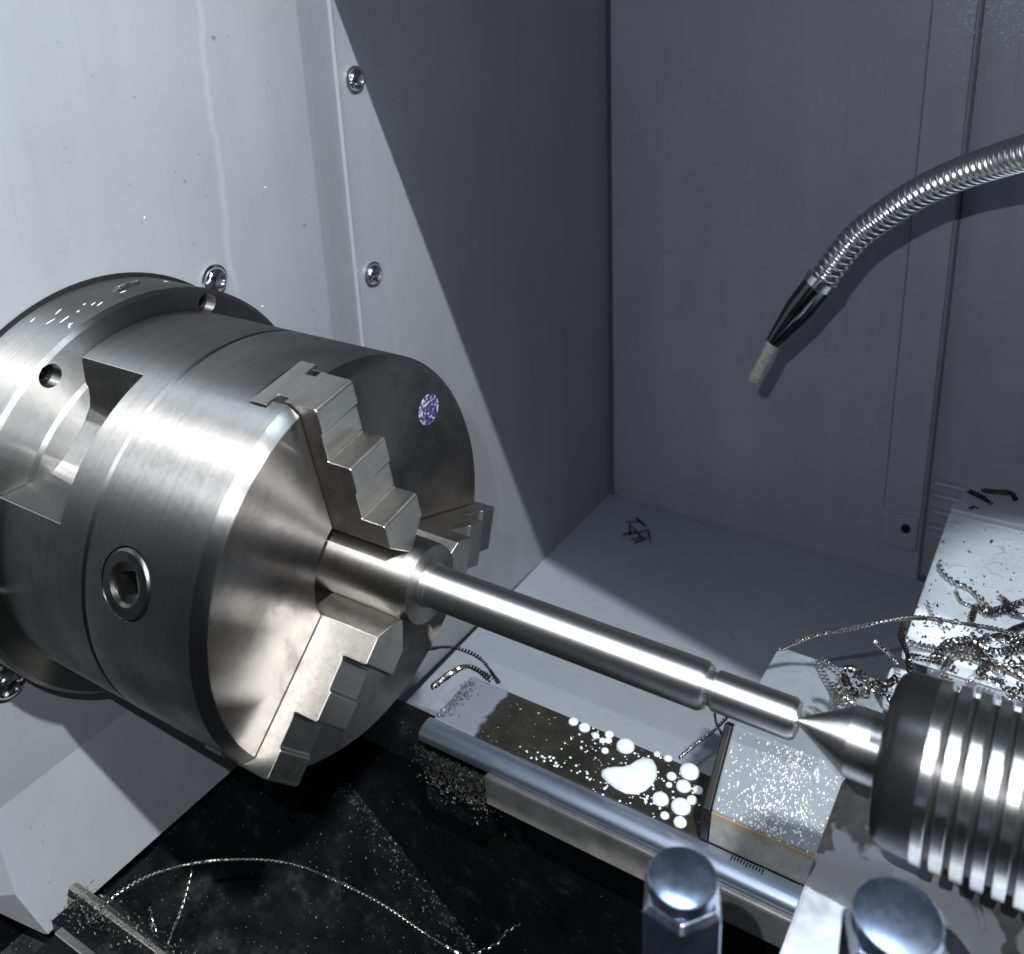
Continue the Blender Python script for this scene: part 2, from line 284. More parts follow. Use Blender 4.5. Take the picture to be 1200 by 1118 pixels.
def dome_screw(y, z, r=0.085):
    x0 = XW if y < 1.8 else XW-0.16
    m = MB(); m.lathe([(0.0, r*1.18), (0.012, r*1.18), (0.014, r)]+[(0.014+0.62*r*math.sin(a), r*math.cos(a)) for a in (0.3, 0.6, 0.85, 1.05)]+[(0.014+0.62*r*0.9, 0.42*r), (0.014+0.35*r, 0.40*r), (0.014+0.33*r, 0.0005)], (x0+0.002, y, z), (1, 0, 0), 28)
    return m.build('dome_screw', 'chrome', wall)
for y, z in ((2.52, 1.897), (2.52, 0.396), (0.871, 0.886), (-0.872, -0.856), (2.52, 3.05)): dome_screw(y, z)
q = MB(); q.lathe([(0, 1.15), (0.012, 1.15), (0.012, 0.5), (0, 0.5)], (XW+0.002, 0, 0), (1, 0, 0), 96, closed=True); q.build('flange_gap', 'black', wall)  # black disc stands in for the dark gap around the flange

# ------------------------------------------------------------------ chuck
chuck = thing('lathe_chuck', 'large three jaw steel lathe chuck on the headstock spindle', 'chuck')
JA = (100.5, -139.5, -19.5); PIN = (161.7, 41.7, -78.3); PX = -0.452
body = MB().lathe([(-0.722, 0.30), (-0.722, 0.985), (-0.712, 1.0), (-0.052, 1.0), (-0.046, 0.997), (-0.004, 0.958), (0.0, 0.950), (0.0, 0.338), (-0.012, 0.328), (-0.55, 0.328), (-0.56, 0.30)], (0, 0, 0), (1, 0, 0), 192, closed=True)
body = body.build('chuck_body', 'chuck', chuck, smooth=25)
body.data.materials.append(MAT['face'])
C = 0.007
def isec(c=0.0): return [(-0.24-c, 0.165+c), (-0.145+c, 0.165+c), (-0.145+c, 0.085+c), (-0.078-c, 0.085+c), (-0.078-c, 0.12+c), (0.2, 0.12+c), (0.2, -0.12-c), (-0.078-c, -0.12-c), (-0.078-c, -0.085-c), (-0.145+c, -0.085-c), (-0.145+c, -0.165-c), (-0.24-c, -0.165-c)]
cut = MB()
for a in JA:
    er, et = rad_frame(a); cut.prism(isec(C), lambda p, h, er=er, et=et: er*h+et*p[1]+Vector((p[0], 0, 0)), 0.21, 1.3)
c1 = cut.build('cutter', None, smooth=0)
cut = MB()
for a in PIN: er, et = rad_frame(a); cut.lathe([(0.80, 0.158), (1.2, 0.158)], (PX, 0, 0), er, 48)
c2 = cut.build('cutter', None, smooth=0)
cut = MB()
for a in JA:
    er, et = rad_frame(a); cut.prism([(-0.138, 0.1275), (-0.086, 0.1275), (-0.086, -0.1275), (-0.138, -0.1275)], lambda p, h, er=er, et=et: er*h+et*p[1]+Vector((p[0], 0, 0)), 0.93, 1.3)
c3 = cut.build('cutter', None, smooth=0)
boolean(body, [c1, c2, c3])
me = body.data
if len(me.materials) < 2: me.materials.append(MAT['face'])
for pg in me.polygons:
    if pg.normal.x > 0.9 and pg.center.x > -0.001*S*10: pg.material_index = 1
bv = body.modifiers.new('bevel', 'BEVEL'); bv.width = 0.005*S; bv.segments = 2; bv.limit_method = 'ANGLE'; bv.angle_limit = math.radians(50)

# rear adapter with three V pockets
ad = MB().lathe([(-1.40, 0.35), (-1.40, 0.992), (-1.392, 1.0), (-0.74, 1.0), (-0.728, 0.985), (-0.728, 0.35)], (0, 0, 0), (1, 0, 0), 192, closed=True).build('adapter_plate', 'adapter', chuck, smooth=25)
cut = MB()
for a in (132.7, 252.7, 12.7):
    er, et = rad_frame(a); V = [(0.78, -0.22), (0.752, -0.18), (0.735, -0.11), (0.73, 0.0), (0.735, 0.11), (0.752, 0.18), (0.78, 0.22), (1.30, 0.74), (1.30, -0.74)]
    cut.prism(V, lambda p, h, er=er, et=et: er*p[0]+et*p[1]+Vector((h, 0, 0)), -1.5, -0.93)
c1 = cut.build('cutter', None, smooth=0)
cut = MB()
for a in (132.7, 252.7, 12.7): er, et = rad_frame(a); cut.lathe([(0.50, 0.07), (0.9, 0.07)], (-1.17, 0, 0), er, 32)
c2 = cut.build('cutter', None, smooth=0)
boolean(ad, [c1, c2])
bv = ad.modifiers.new('bevel', 'BEVEL'); bv.width = 0.005*S; bv.segments = 2; bv.limit_method = 'ANGLE'; bv.angle_limit = math.radians(50)
for a in (132.7, 252.7, 12.7):
    er, et = rad_frame(a); MB().lathe([(0.51, 0.069), (0.56, 0.069)], (-1.17, 0, 0), er, 24).build('bolt_hole', 'black', chuck)

fl = MB().lathe([(-1.845, 0.40), (-1.845, 1.115), (-1.835, 1.126), (-1.43, 1.126), (-1.412, 1.110), (-1.405, 1.105), (-1.405, 0.875), (-1.385, 0.855), (-1.385, 0.40)], (0, 0, 0), (1, 0, 0), 192, closed=True).build('spindle_flange', 'flange', chuck, smooth=25)
HOL = (120.6, 65.0, 5.0, 180.6, 245.0, 300.6)
cut = MB()
for a in HOL: er, et = rad_frame(a); cut.lathe([(-1.55, 0.060), (-1.2, 0.060)], er*1.047, (1, 0, 0), 32)
boolean(fl, [cut.build('cutter', None, smooth=0)])
bv = fl.modifiers.new('bevel', 'BEVEL'); bv.width = 0.006*S; bv.segments = 2; bv.limit_method = 'ANGLE'; bv.angle_limit = math.radians(35)
for a in HOL:
    er, et = rad_frame(a); q = er*1.047
    sc = MB(); sc.lathe([(-1.545, 0.052), (-1.475, 0.052), (-1.465, 0.046), (-1.465, 0.027), (-1.50, 0.026), (-1.50, 0.0004)], q, (1, 0, 0), 24); sc.build('socket_bolt', 'oxide', chuck)
# pinion sockets (square key drive)
for a in PIN:
    er, et = rad_frame(a); ex = Vector((1, 0, 0)); O = Vector((PX, 0, 0))
    r = MB(); r.lathe([(0.86, 0.152), (0.985, 0.152), (0.998, 0.147), (1.004, 0.140), (1.004, 0.096), (0.992, 0.084), (0.86, 0.084)], O, er, 48, closed=True); pin = r.build('pinion_ring', 'pinion', chuck)
    s_ = MB(); h = 0.050; n = 32; sq = []
    for i in range(n):
        t = 2*math.pi*(i+0.5)/n+math.radians(20); u, v = math.cos(t), math.sin(t); tt = t-math.radians(20); k_ = h/max(abs(math.cos(tt)), abs(math.sin(tt))); sq.append((u*k_, v*k_))
    ci = [(0.0835*math.cos(2*math.pi*(i+0.5)/n+math.radians(20)), 0.0835*math.sin(2*math.pi*(i+0.5)/n+math.radians(20))) for i in range(n)]
    pt = lambda q, d: O+er*d+et*q[0]+ex*q[1]
    vs_ = [pt(q, 0.985) for q in ci]+[pt(q, 0.980) for q in sq]+[pt(q, 0.83) for q in sq]
    s_.add(vs_, [(i, (i+1) % n, n+(i+1) % n, n+i) for i in range(n)]+[(n+i, n+(i+1) % n, 2*n+(i+1) % n, 2*n+i) for i in range(n)]+[tuple(range(2*n, 3*n))]); s_.build('key_socket', 'pinion', pin, smooth=30, fix=False)
# jaws
def jaw_mesh():
    u = 0.010
    # (r, x) stepped outline, outer end to inner end
    P = [(1.0, -0.075), (1.0, 0.098), (0.99, 0.108), (0.875, 0.108), (0.862, 0.096), (0.735, 0.094), (0.722, 0.088), (0.716, 0.094), (0.716, 0.212), (0.708, 0.220), (0.585, 0.220), (0.572, 0.208), (0.447, 0.206), (0.434, 0.200), (0.428, 0.206), (0.428, 0.325), (0.420, 0.333), (0.18, 0.333), (0.18, -0.075)]
    m = MB(); m.prism(P, lambda p, h: (p[1], p[0]*1.0, h), -0.12, 0.12)
    me = m.mesh('jaw', smooth=0); bm = bmesh.new(); bm.from_mesh(me)
    for sgn in (1, -1):     # wedge point
        a = math.radians(47); no = Vector((0, -math.cos(a), sgn*math.sin(a)))
        g = bmesh.ops.bisect_plane(bm, geom=bm.verts[:]+bm.edges[:]+bm.faces[:], plane_co=Vector((0, 0.205, sgn*0.03))*S, plane_no=no, clear_outer=True)
        bmesh.ops.contextual_create(bm, geom=[e for e in g['geom_cut'] if isinstance(e, bmesh.types.BMEdge)])
    bmesh.ops.recalc_face_normals(bm, faces=bm.faces); bm.to_mesh(me); bm.free()
    b = MB(); sec = [q for q in isec(0.0)]; sec = [(min(x, -0.05), t if abs(t) < 0.119 or x < -0.1 else math.copysign(0.085, t)) for x, t in sec]
    sec = [(-0.24, 0.165), (-0.145, 0.165), (-0.145, 0.085), (-0.05, 0.085), (-0.05, -0.085), (-0.145, -0.085), (-0.145, -0.165), (-0.24, -0.165)]
    b.prism(sec, lambda p, h: (p[0], h, p[1]), 0.30, 0.998); mb = b.mesh('base', smooth=0)
    bm = bmesh.new(); bm.from_mesh(me); bm.from_mesh(mb); bm.to_mesh(me); bm.free(); bpy.data.meshes.remove(mb)
    me.update(); return me
jm = jaw_mesh(); jm.materials.append(MAT['jaw'])
for a in JA:
    j = link('jaw', jm, None, chuck, bevel=0.005); j.rotation_euler = (math.radians(a), 0, 0)
# round purple stamp on the face
er, et = rad_frame(43.0); MB().lathe([(0.0005, 0.083), (0.003, 0.081)], er*0.80, (1, 0, 0), 32).build('ink_stamp', 'stamp', chuck)

# wet splashes on the flange and chuck
m = MB()
for i in range(13):
    a = random.gauss(104, 9) if i < 9 else random.uniform(60, 150); er, et = rad_frame(a); q = er*1.1262+Vector((random.uniform(-1.78, -1.45), 0, 0)); L_, W_ = random.uniform(0.008, 0.035), random.uniform(0.004, 0.009); d_ = random.uniform(-0.5, 0.9); e1 = (et*math.cos(d_)+Vector((1, 0, 0))*math.sin(d_)); e2 = e1.cross(er)
    m.add([q+e1*L_*math.cos(t)+e2*W_*math.sin(t) for t in [k*math.pi/4 for k in range(8)]]+[q+er*0.004], [(k, (k+1) % 8, 8) for k in range(8)])
m.build('coolant_splashes', 'milk', None, smooth=80, label='white coolant splashes on top of the spindle flange', cat='splashes', kind='stuff')

# ------------------------------------------------------------------ workpiece
work = thing('stepped_shaft', 'bright turned steel shaft gripped by the jaws and held on the pointed centre', 'shaft')
MB().lathe([(-0.9, 0.19), (0.365, 0.19), (0.378, 0.184), (0.40, 0.184), (0.402, 0.10)], (0, 0, 0), (1, 0, 0), 64).build('gripped_section', 'grip', work)
MB().lathe([(0.395, 0.104), (0.43, 0.104), (0.433, 0.0985), (0.445, 0.0985), (0.448, 0.0976), (1.735, 0.0976), (1.758, 0.086), (1.760, 0.066)], (0, 0, 0), (1, 0, 0), 64).build('long_section', 'shaft', work)
MB().lathe([(1.755, 0.066), (1.785, 0.066), (1.787, 0.073), (1.795, 0.0787), (2.095, 0.0787), (2.112, 0.068), (2.113, 0.022), (2.09, 0.008)], (0, 0, 0), (1, 0, 0), 64).build('end_section', 'shaft', work)

# ------------------------------------------------------------------ live centre
lc = thing('live_centre', 'steel live centre with conical point and black collar before a ringed body', 'live centre')
MB().lathe([(2.100, 0.004), (2.31, 0.126)], (0, 0, 0), (1, 0, 0), 64).build('cone_point', 'centre', lc)
MB().lathe([(2.308, 0.1255), (2.312, 0.127), (2.46, 0.127)], (0, 0, 0), (1, 0, 0), 64).build('neck', 'shaft', lc)
MB().lathe([(2.43, 0.128), (2.431, 0.262), (2.440, 0.280), (2.456, 0.294), (2.480, 0.302), (2.568, 0.305), (2.570, 0.29)], (0, 0, 0), (1, 0, 0), 72).build('collar', 'oxide', lc)
x = 2.569; core = MB().lathe([(2.56, 0.280), (3.45, 0.280)], (0, 0, 0), (1, 0, 0), 72).build('bearing_body', 'ring', lc)
for i in range(13):
    MB().lathe([(x, 0.275), (x, 0.306), (x+0.004, 0.310), (x+0.037, 0.310), (x+0.041, 0.306), (x+0.041, 0.275)], (0, 0, 0), (1, 0, 0), 72).build('body_ring', 'centre', lc); x += 0.0635
MB().lathe([(3.44, 0.2), (3.9, 0.2)], (0, 0, 0), (1, 0, 0), 48).build('taper_shank', 'centre', lc)

# ------------------------------------------------------------------ bed
bed = thing('lathe_bed', 'cast lathe bed with polished way rails and an oily dark top', 'lathe bed')
ZB = -2.0; XE = 5.0
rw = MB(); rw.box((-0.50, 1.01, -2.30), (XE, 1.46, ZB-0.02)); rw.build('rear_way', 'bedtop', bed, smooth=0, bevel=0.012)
rl = MB(); cs = [(0.845, -2.06), (0.848, -2.022), (0.866, -1.998), (0.895, -1.986), (0.925, -1.981), (0.955, -1.982), (0.985, -1.992), (0.999, -2.10), (0.90, -2.12)]
rl.prism(cs, lambda p, h: (h, p[0], p[1]), -0.50, XE); rl.build('way_rail', 'rail', bed, smooth=45)
br = MB(); br.prism([(0.80, -2.275), (0.80, -2.045), (0.843, -2.045), (0.843, -2.125), (0.998, -2.125), (0.998, -2.275)], lambda p, h: (h, p[0], p[1]), 0.04, XE); br.build('side_bar', 'bar', bed, smooth=0, bevel=0.016)
br = MB(); br.box((-0.49, 1.0, -5.2), (XE, 1.44, -2.31)); br.box((-0.48, 0.86, -2.6), (0.035, 0.998, -2.13)); br.box((-1.84, 1.012, -5.2), (-0.45, 1.43, -2.5)); br.build('bed_casting', 'chute', bed, smooth=0)
# front way (lower left)
fw = MB(); fw.box((-1.34, -1.9, -2.4), (-0.2, -1.14, -2.03)); fw.build('front_way', 'chute', bed, smooth=0)
fw = MB(); fw.prism([(-1.005, -2.04), (-0.99, -2.005), (-0.96, -2.0), (-0.935, -2.015), (-0.93, -2.12), (-1.0, -2.12)], lambda p, h: (h, p[0], p[1]), -1.50, -0.2); fw.build('front_rail', 'jaw', bed, smooth=0, bevel=0.006)
fw = MB(); fw.box((-1.44, -1.139, -2.4), (-0.2, -1.006, -2.045)); fw.build('front_groove', 'chute', bed, smooth=0)
fw = MB(); fw.box((-1.33, -1.19, -2.029), (-0.2, -1.143, -2.005)); fw.build('front_rail', 'jaw', bed, smooth=0, bevel=0.006)
# sloping chute between the ways
m = MB(); zc = lambda x: -2.56-0.887*(x+1.85)
m.add([(-2.6, -2.2, zc(-2.6)), (-2.6, 1.01, zc(-2.6)), (1.5, 1.01, zc(1.5)), (1.5, -2.2, zc(1.5))], [(0, 3, 2, 1)])
m.v = [v for v in m.v]; chute = m.build('chip_chute', 'chute', smooth=0, fix=False, kind='structure')
sheet('headstock_underside', [(-1.92, -2.2, -5.0), (-1.92, 1.0, -5.0), (-1.92, 1.0, -1.9), (-1.92, -2.2, -1.9)], 'chute', 0.03, (1, 0, 0), kind='structure')

# ------------------------------------------------------------------ white way cover on the rear way
cv = thing('way_cover', 'white peaked way cover speckled with dried foam below the shaft end', 'way cover')
X0, X1 = 1.415, 2.12
pr = lambda p, h: (h, p[0], p[1])
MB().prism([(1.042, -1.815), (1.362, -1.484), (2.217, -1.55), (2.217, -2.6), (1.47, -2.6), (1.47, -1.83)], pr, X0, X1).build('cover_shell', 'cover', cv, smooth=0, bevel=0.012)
MB().prism([(1.005, -2.005), (1.038, -1.818), (1.46, -1.835), (1.46, -2.005)], pr, X0+0.003, 2.6).build('cover_foot', 'band', cv, smooth=0, bevel=0.006)
MB().prism([(0.99, -2.012), (1.028, -1.80), (1.345, -1.473), (1.40, -1.50), (1.40, -2.6), (1.38, -2.6), (1.38, -2.012)], pr, X0-0.045, X0-0.001).build('wiper', 'rubber', cv, smooth=0, bevel=0.008)

# ------------------------------------------------------------------ tailstock
ts = thing('tailstock', 'dark wet tailstock casting with milky coolant patches under the ringed centre', 'tailstock')
MB().prism([(2.185, -0.9), (2.185, 0.55), (2.20, 0.62), (2.26, 0.66), (3.9, 0.66), (3.9, -0.9)], lambda p, h: (p[0], p[1], h), -1.05, -0.75).build('base_plate', 'tail', ts, smooth=0, bevel=0.02)
MB().prism([(2.30, 0.64), (2.30, 1.30), (3.9, 1.30), (3.9, 0.64)], lambda p, h: (p[0], p[1], h), -1.6, -0.95).build('rear_ledge', 'tail', ts, smooth=0, bevel=0.03)
MB().prism([(2.25, -0.5), (2.25, 1.3), (3.9, 1.3), (3.9, -0.5)], lambda p, h: (p[0], p[1], h), -2.0, -1.04).build('column', 'tail', ts, smooth=0, bevel=0.03)
MB().lathe([(3.5, 0.42), (3.55, 0.46), (4.4, 0.46)], (0, 0, 0), (1, 0, 0), 48).build('quill', 'tail', ts)
MB().box((3.60, -0.52, -0.76), (4.4, 0.52, -0.30)).build('upright', 'tail', ts, smooth=0, bevel=0.04)

# ------------------------------------------------------------------ slide with the white plate
sl = thing('cross_slide', 'white wet slide plate heaped with curled steel swarf behind the live centre', 'slide plate')
MB().box((2.157, 2.15, -1.30), (4.6, 3.76, -1.20)).build('top_plate', 'plate', sl, smooth=0, bevel=0.012)
MB().box((2.162, 3.762, -1.32), (4.6, 3.88, -1.165)).build('rear_lip', 'back', sl, smooth=0, bevel=0.012)
MB().box((2.10, 1.93, -1.55), (4.6, 2.145, -1.33)).build('front_ledge', 'plate', sl, smooth=0, bevel=0.05)
MB().box((2.30, 2.16, -3.6), (4.6, 3.74, -1.302)).build('slide_body', 'back', sl, smooth=0, bevel=0.02)
MB().prism([(2.19, 3.885), (2.22, 4.50), (2.27, 4.60), (4.6, 6.0), (4.6, 3.885)], lambda p, h: (p[0], p[1], h), -1.5, -1.19).build('rear_tray', 'back', sl, smooth=0, bevel=0.02)

# ------------------------------------------------------------------ coolant hose
hs = thing('coolant_hose', 'ribbed metal coolant hose with dark nozzle and pale tip hanging before the back wall', 'hose')
HPX = ((961, 331, 7.10), (997, 284, 6.85), (1028, 258, 6.65), (1075, 227, 6.30), (1122, 205, 5.95), (1169, 189, 5.60), (1203, 179, 5.30), (1262, 162, 4.85), (1340, 142, 4.30))
ctl = [dep(u, v, k*0.985) for u, v, k in HPX]
NT0, NT1 = dep(906, 401, 7.40*0.985), dep(883, 445, 7.6*0.985)
def catmull(P, n):
    out = []; Q = [2*P[0]-P[1]]+P+[2*P[-1]-P[-2]]
    for i in range(1, len(Q)-2):
        for k in range(n):
            t = k/n; a, b_, c, d = Q[i-1], Q[i], Q[i+1], Q[i+2]; out.append(0.5*((2*b_)+(c-a)*t+(2*a-5*b_+4*c-d)*t*t+(3*b_-a-3*c+d)*t**3))
    return out+[P[-1]]
def resample(P, step):
    out = [P[0]]; acc = 0.0
    for a, b_ in zip(P, P[1:]):
        L = (b_-a).length; 
        while acc+L >= step:
            t = (step-acc)/L; a = a+(b_-a)*t; out.append(a); L = (b_-a).length; acc = 0.0
        acc += L
    return out
hp = resample(catmull(ctl, 40), 0.0076); cyc = [0.074, 0.093, 0.100, 0.1025, 0.1025, 0.100, 0.093, 0.074]
q = MB(); q.tube(hp, [cyc[i % 8] for i in range(len(hp))], 24); q.build('ribbed_hose', 'hosemetal', hs, smooth=75)
A0 = ctl[0]; D = (NT0-A0); Ln = D.length; D.normalize()
MB().lathe([(-0.05, 0.090), (-0.045, 0.114), (0.02, 0.117), (0.03, 0.108)], A0, D, 32).build('hose_ferrule', 'chrome', hs)
MB().lathe([(0.02, 0.106), (0.25, 0.104), (0.33, 0.095), (Ln-0.02, 0.060), (Ln, 0.055), (Ln+0.002, 0.040)], A0, D, 32).build('nozzle', 'nozzle', hs)
D2 = NT1-NT0; L2 = D2.length; D2.normalize()
MB().lathe([(-0.02, 0.046), (L2-0.015, 0.049), (L2, 0.042), (L2+0.001, 0.022), (L2-0.08, 0.021)], NT0, D2, 24).build('nozzle_tip', 'tip', hs)

# ------------------------------------------------------------------ acorn nuts on studs, close to the camera
def acorn(u, v, k, half, label):
    top = dep(u, v, k); r = half
    t = thing('acorn_nut', label, 'nut')
    o = Vector((top.x, top.y, top.z-0.145*r)); 
    d = MB(); d.lathe([(-0.75*r, r*0.90), (-0.45*r, r*0.90), (-0.40*r, r*1.0), (0.0, r*1.0), (0.03*r, r*0.97), (0.08*r, r*0.80), (0.12*r, r*0.55), (0.14*r, r*0.28), (0.145*r, 0.001)], o, (0, 0, 1), 40); d.build('dome', 'blue_sheen_soft', t, smooth=28)
    h = MB(); rot_ = 52
    hexp = lambda k: [(r*k*math.cos(math.radians(rot_+60*i)), r*k*math.sin(math.radians(rot_+60*i))) for i in range(6)]
    A_, B_, C_ = hexp(1.04), hexp(1.27), hexp(1.27)
    P3 = lambda p, z: (o.x+p[0], o.y+p[1], o.z+z)
    h.add([P3(p, -r*0.55) for p in A_]+[P3(p, -r*0.78) for p in B_]+[P3(p, -r*3.2) for p in C_], [tuple(range(6))]+[(i, 6+i, 6+(i+1) % 6, (i+1) % 6) for i in range(6)]+[(6+i, 12+i, 12+(i+1) % 6, 6+(i+1) % 6) for i in range(6)]+[tuple(range(17, 11, -1))]); h.build('hex_body', 'blue_sheen', t, smooth=0, bevel=0.005)
    MB().lathe([(-1.6, r*0.6), (-r*2.5, r*0.6)], o, (0, 0, 1), 24).build('stud', 'oxide', t); return o
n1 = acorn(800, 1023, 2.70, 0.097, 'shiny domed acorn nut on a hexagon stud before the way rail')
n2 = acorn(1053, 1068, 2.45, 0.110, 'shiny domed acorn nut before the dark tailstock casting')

# ------------------------------------------------------------------ swarf
def helix(path, coil, pitch, wire, mat, label, group, jit=0.22, sub=9, name='swarf_curl'):
    coil *= 0.78; wire *= 0.80; ctrl = [Vector(v) for v in path]; P = resample(catmull(ctrl, 24), pitch/sub)
    if len(P) < 4: return
    vs_ = []; fs = []; n = (P[1]-P[0]).orthogonal().normalized(); ph = random.random()*6.28; w_ = min(wire*1.5, pitch*0.36); th = wire*0.35; a = ph; N_ = len(P)
    for i, q in enumerate(P):
        T = (P[min(i+1, N_-1)]-P[max(i-1, 0)]).normalized(); n = (n-T*n.dot(T)).normalized(); b_ = T.cross(n); a += 2*math.pi/sub*(1+0.18*math.sin(i*0.021+ph)); c = coil*(1+jit*math.sin(i*0.043+ph)+0.10*math.sin(i*0.17+2*ph))
        q = q+n*coil*0.35*math.sin(i*0.03+ph)+b_*coil*0.35*math.cos(i*0.023)
        rd = n*math.cos(a)+b_*math.sin(a); k_ = 1.0 if 2 < i < N_-3 else 0.45; ax = (T+rd*0.25).normalized()
        vs_ += [q+rd*(c+th)+ax*w_*k_, q+rd*(c+th)-ax*w_*k_, q+rd*(c-th)-ax*w_*k_, q+rd*(c-th)+ax*w_*k_]
    for i in range(N_-1):
        for k in range(4): m_ = (k+1) % 4; fs.append((i*4+k, i*4+m_, i*4+4+m_, i*4+4+k))
    fs += [(3, 2, 1, 0), tuple((N_-1)*4+k for k in range(4))]
    m = MB(); m.add(vs_, fs); return m.build(name, mat, None, smooth=40, fix=False, label=label, cat='swarf', group=group)
# long arching strand from the cover to the slide
G1 = 'steel swarf curls on the white slide plate'
helix([dep(912, 762, 5.75), dep(960, 744, 5.6), dep(1030, 730, 5.4), dep(1085, 724, 5.3), dep(1150, 735, 5.2), dep(1230, 752, 5.05)], 0.013, 0.022, 0.0065, 'swarf', 'long thin coiled swarf strand arching from the way cover to the slide plate', None)
def onp(pts, z=-1.17): return [at(u, v, 2, z+random.uniform(0, 0.01)) for u, v in pts]
L_ = 'coiled steel swarf curl lying in the heap on the white slide plate'
helix(onp([(1101, 655), (1104, 668), (1118, 680), (1138, 690), (1155, 706), (1170, 722)]), 0.012, 0.05, 0.011, 'swarf', 'pale loosely twisted swarf strand alone on the white slide plate', None)
LAB = lambda dk, c: ('fat ' if c > 0.023 else 'slim ' if c < 0.017 else '')+('dark blued' if dk else 'bright silvery')+' swarf curl lying in the heap on the white slide plate'
CURLS = [([(1086, 704), (1090, 715), (1096, 728)], 0, .012, .03), ([(1200, 702), (1180, 712), (1160, 718), (1146, 712), (1140, 728)], 1, .026, .030), ([(1205, 730), (1170, 745), (1130, 757), (1105, 752)], 1, .020, .022), ([(1200, 757), (1165, 764), (1135, 752), (1110, 757), (1098, 768)], 1, .030, .03),
 ([(1060, 730), (1057, 745), (1063, 765), (1066, 788)], 1, .022, .03), ([(1064, 752), (1100, 760), (1140, 772), (1180, 790)], 0, .022, .022), ([(1066, 770), (1100, 775), (1122, 785)], 1, .022, .022), ([(1130, 745), (1150, 770), (1165, 775), (1150, 790), (1180, 800)], 1, .024, .03),
 ([(1175, 700), (1185, 716), (1205, 722)], 1, .016, .022), ([(1150, 790), (1175, 803), (1190, 815), (1175, 822)], 0, .03, .04), ([(1180, 770), (1192, 782), (1205, 776)], 1, .03, .04), ([(1120, 690), (1128, 705), (1150, 712)], 0, .010, .03), ([(1093, 720), (1110, 735), (1122, 728)], 0, .016, .04), ([(1170, 698), (1182, 706), (1195, 720)], 0, .013, .022),
 ([(1130, 800), (1150, 794), (1160, 788)], 0, .008, .05), ([(1186, 745), (1205, 757)], 1, .02, .022), ([(1140, 760), (1120, 770), (1105, 786)], 0, .018, .024), ([(1205, 795), (1180, 782), (1160, 778)], 1, .02, .024)]
for pts, dk, c, pi_ in CURLS:
    if len(pts) == 2: pts = [pts[0], ((pts[0][0]+pts[1][0])/2, (pts[0][1]+pts[1][1])/2+2), pts[1]]
    helix(onp(pts, -1.19+c), c, pi_, 0.0065, 'swarf_dark' if dk else 'swarf', LAB(dk, c), G1)
for i in range(16):
    a = (random.uniform(1068, 1205), random.uniform(735, 812)); d_ = random.uniform(-0.4, 1.0); Lc = random.uniform(18, 50)
    pts = [a, (a[0]+Lc*0.5*math.cos(d_), a[1]+Lc*0.5*math.sin(d_)+random.uniform(-6, 6)), (a[0]+Lc*math.cos(d_), a[1]+Lc*math.sin(d_))]
    dk = random.random() < 0.6; c = random.uniform(0.010, 0.026); helix(onp(pts, -1.17+random.uniform(0, 0.06)), c, random.uniform(0.02, 0.035), 0.006, 'swarf_dark' if dk else 'swarf', LAB(dk, c), G1)
# clump between cover and collar
G2 = 'steel swarf curls clumped between the way cover and the centre'
for i in range(15):
    a = (random.gauss(1008, 20), random.gauss(803, 12)); d_ = random.uniform(-0.6, 1.6); Lc = random.uniform(14, 36); k_ = random.uniform(5.05, 5.3)
    pts = [dep(a[0], a[1], k_), dep(a[0]+Lc*0.5*math.cos(d_), a[1]+Lc*0.5*math.sin(d_)+random.uniform(-8, 8), k_), dep(a[0]+Lc*math.cos(d_), a[1]+Lc*math.sin(d_), k_-0.05)]
    helix(pts, random.uniform(0.014, 0.024), random.uniform(0.022, 0.035), 0.0058, random.choice(['swarf', 'swarf', 'swarf_dark']), 'coiled steel swarf curl in the clump between way cover and centre', G2)
helix([dep(1024, 751, 5.35), dep(1038, 762, 5.3), dep(1052, 777, 5.25)], 0.016, 0.024, 0.007, 'swarf', 'short straight swarf coil poking out left of the slide ledge', None)
cz = lambda u, v, z=0.02: at(u, v, 2, -1.53+z)
for pts in ([(957, 772), (968, 795), (978, 812), (980, 828)], [(962, 770), (985, 785), (1000, 800)], [(985, 812), (1000, 815), (1012, 810)], [(975, 800), (985, 820), (1005, 824)], [(988, 790), (995, 806), (990, 822)]):
    helix([cz(u, v, 0.05) for u, v in pts], 0.018, 0.028, 0.0055, 'swarf', 'fine swarf coil lying on the white way cover top', 'fine swarf coils on the way cover')
# strands behind the bed
helix([at(497, 762, 2, -2.0), at(530, 758, 2, -1.95), at(560, 770, 2, -1.95), at(585, 800, 2, -1.97)], 0.014, 0.022, 0.006, 'swarf_dark', 'dark swarf strand looping over the left end of the oily bed', None)
helix([at(505, 805, 2, -1.97), at(530, 788, 2, -1.95), at(550, 782, 2, -1.95), at(575, 797, 2, -1.97)], 0.022, 0.025, 0.008, 'swarf_dark', 'thick dark swarf coil on the left end of the oily bed', None)
helix([at(795, 888, 2, -1.98), at(815, 872, 2, -1.95), at(838, 856, 2, -1.9), at(856, 836, 2, -1.8)], 0.012, 0.02, 0.005, 'swarf_dark', 'thin swarf strand beside the black wiper of the way cover', None)
helix([at(838, 835, 2, -1.98), at(840, 850, 2, -1.98), at(846, 862, 2, -1.98), at(846, 876, 2, -1.98)][::-1], 0.010, 0.02, 0.005, 'swarf_dark', 'short dark swarf strand upright behind the oily bed edge', None)
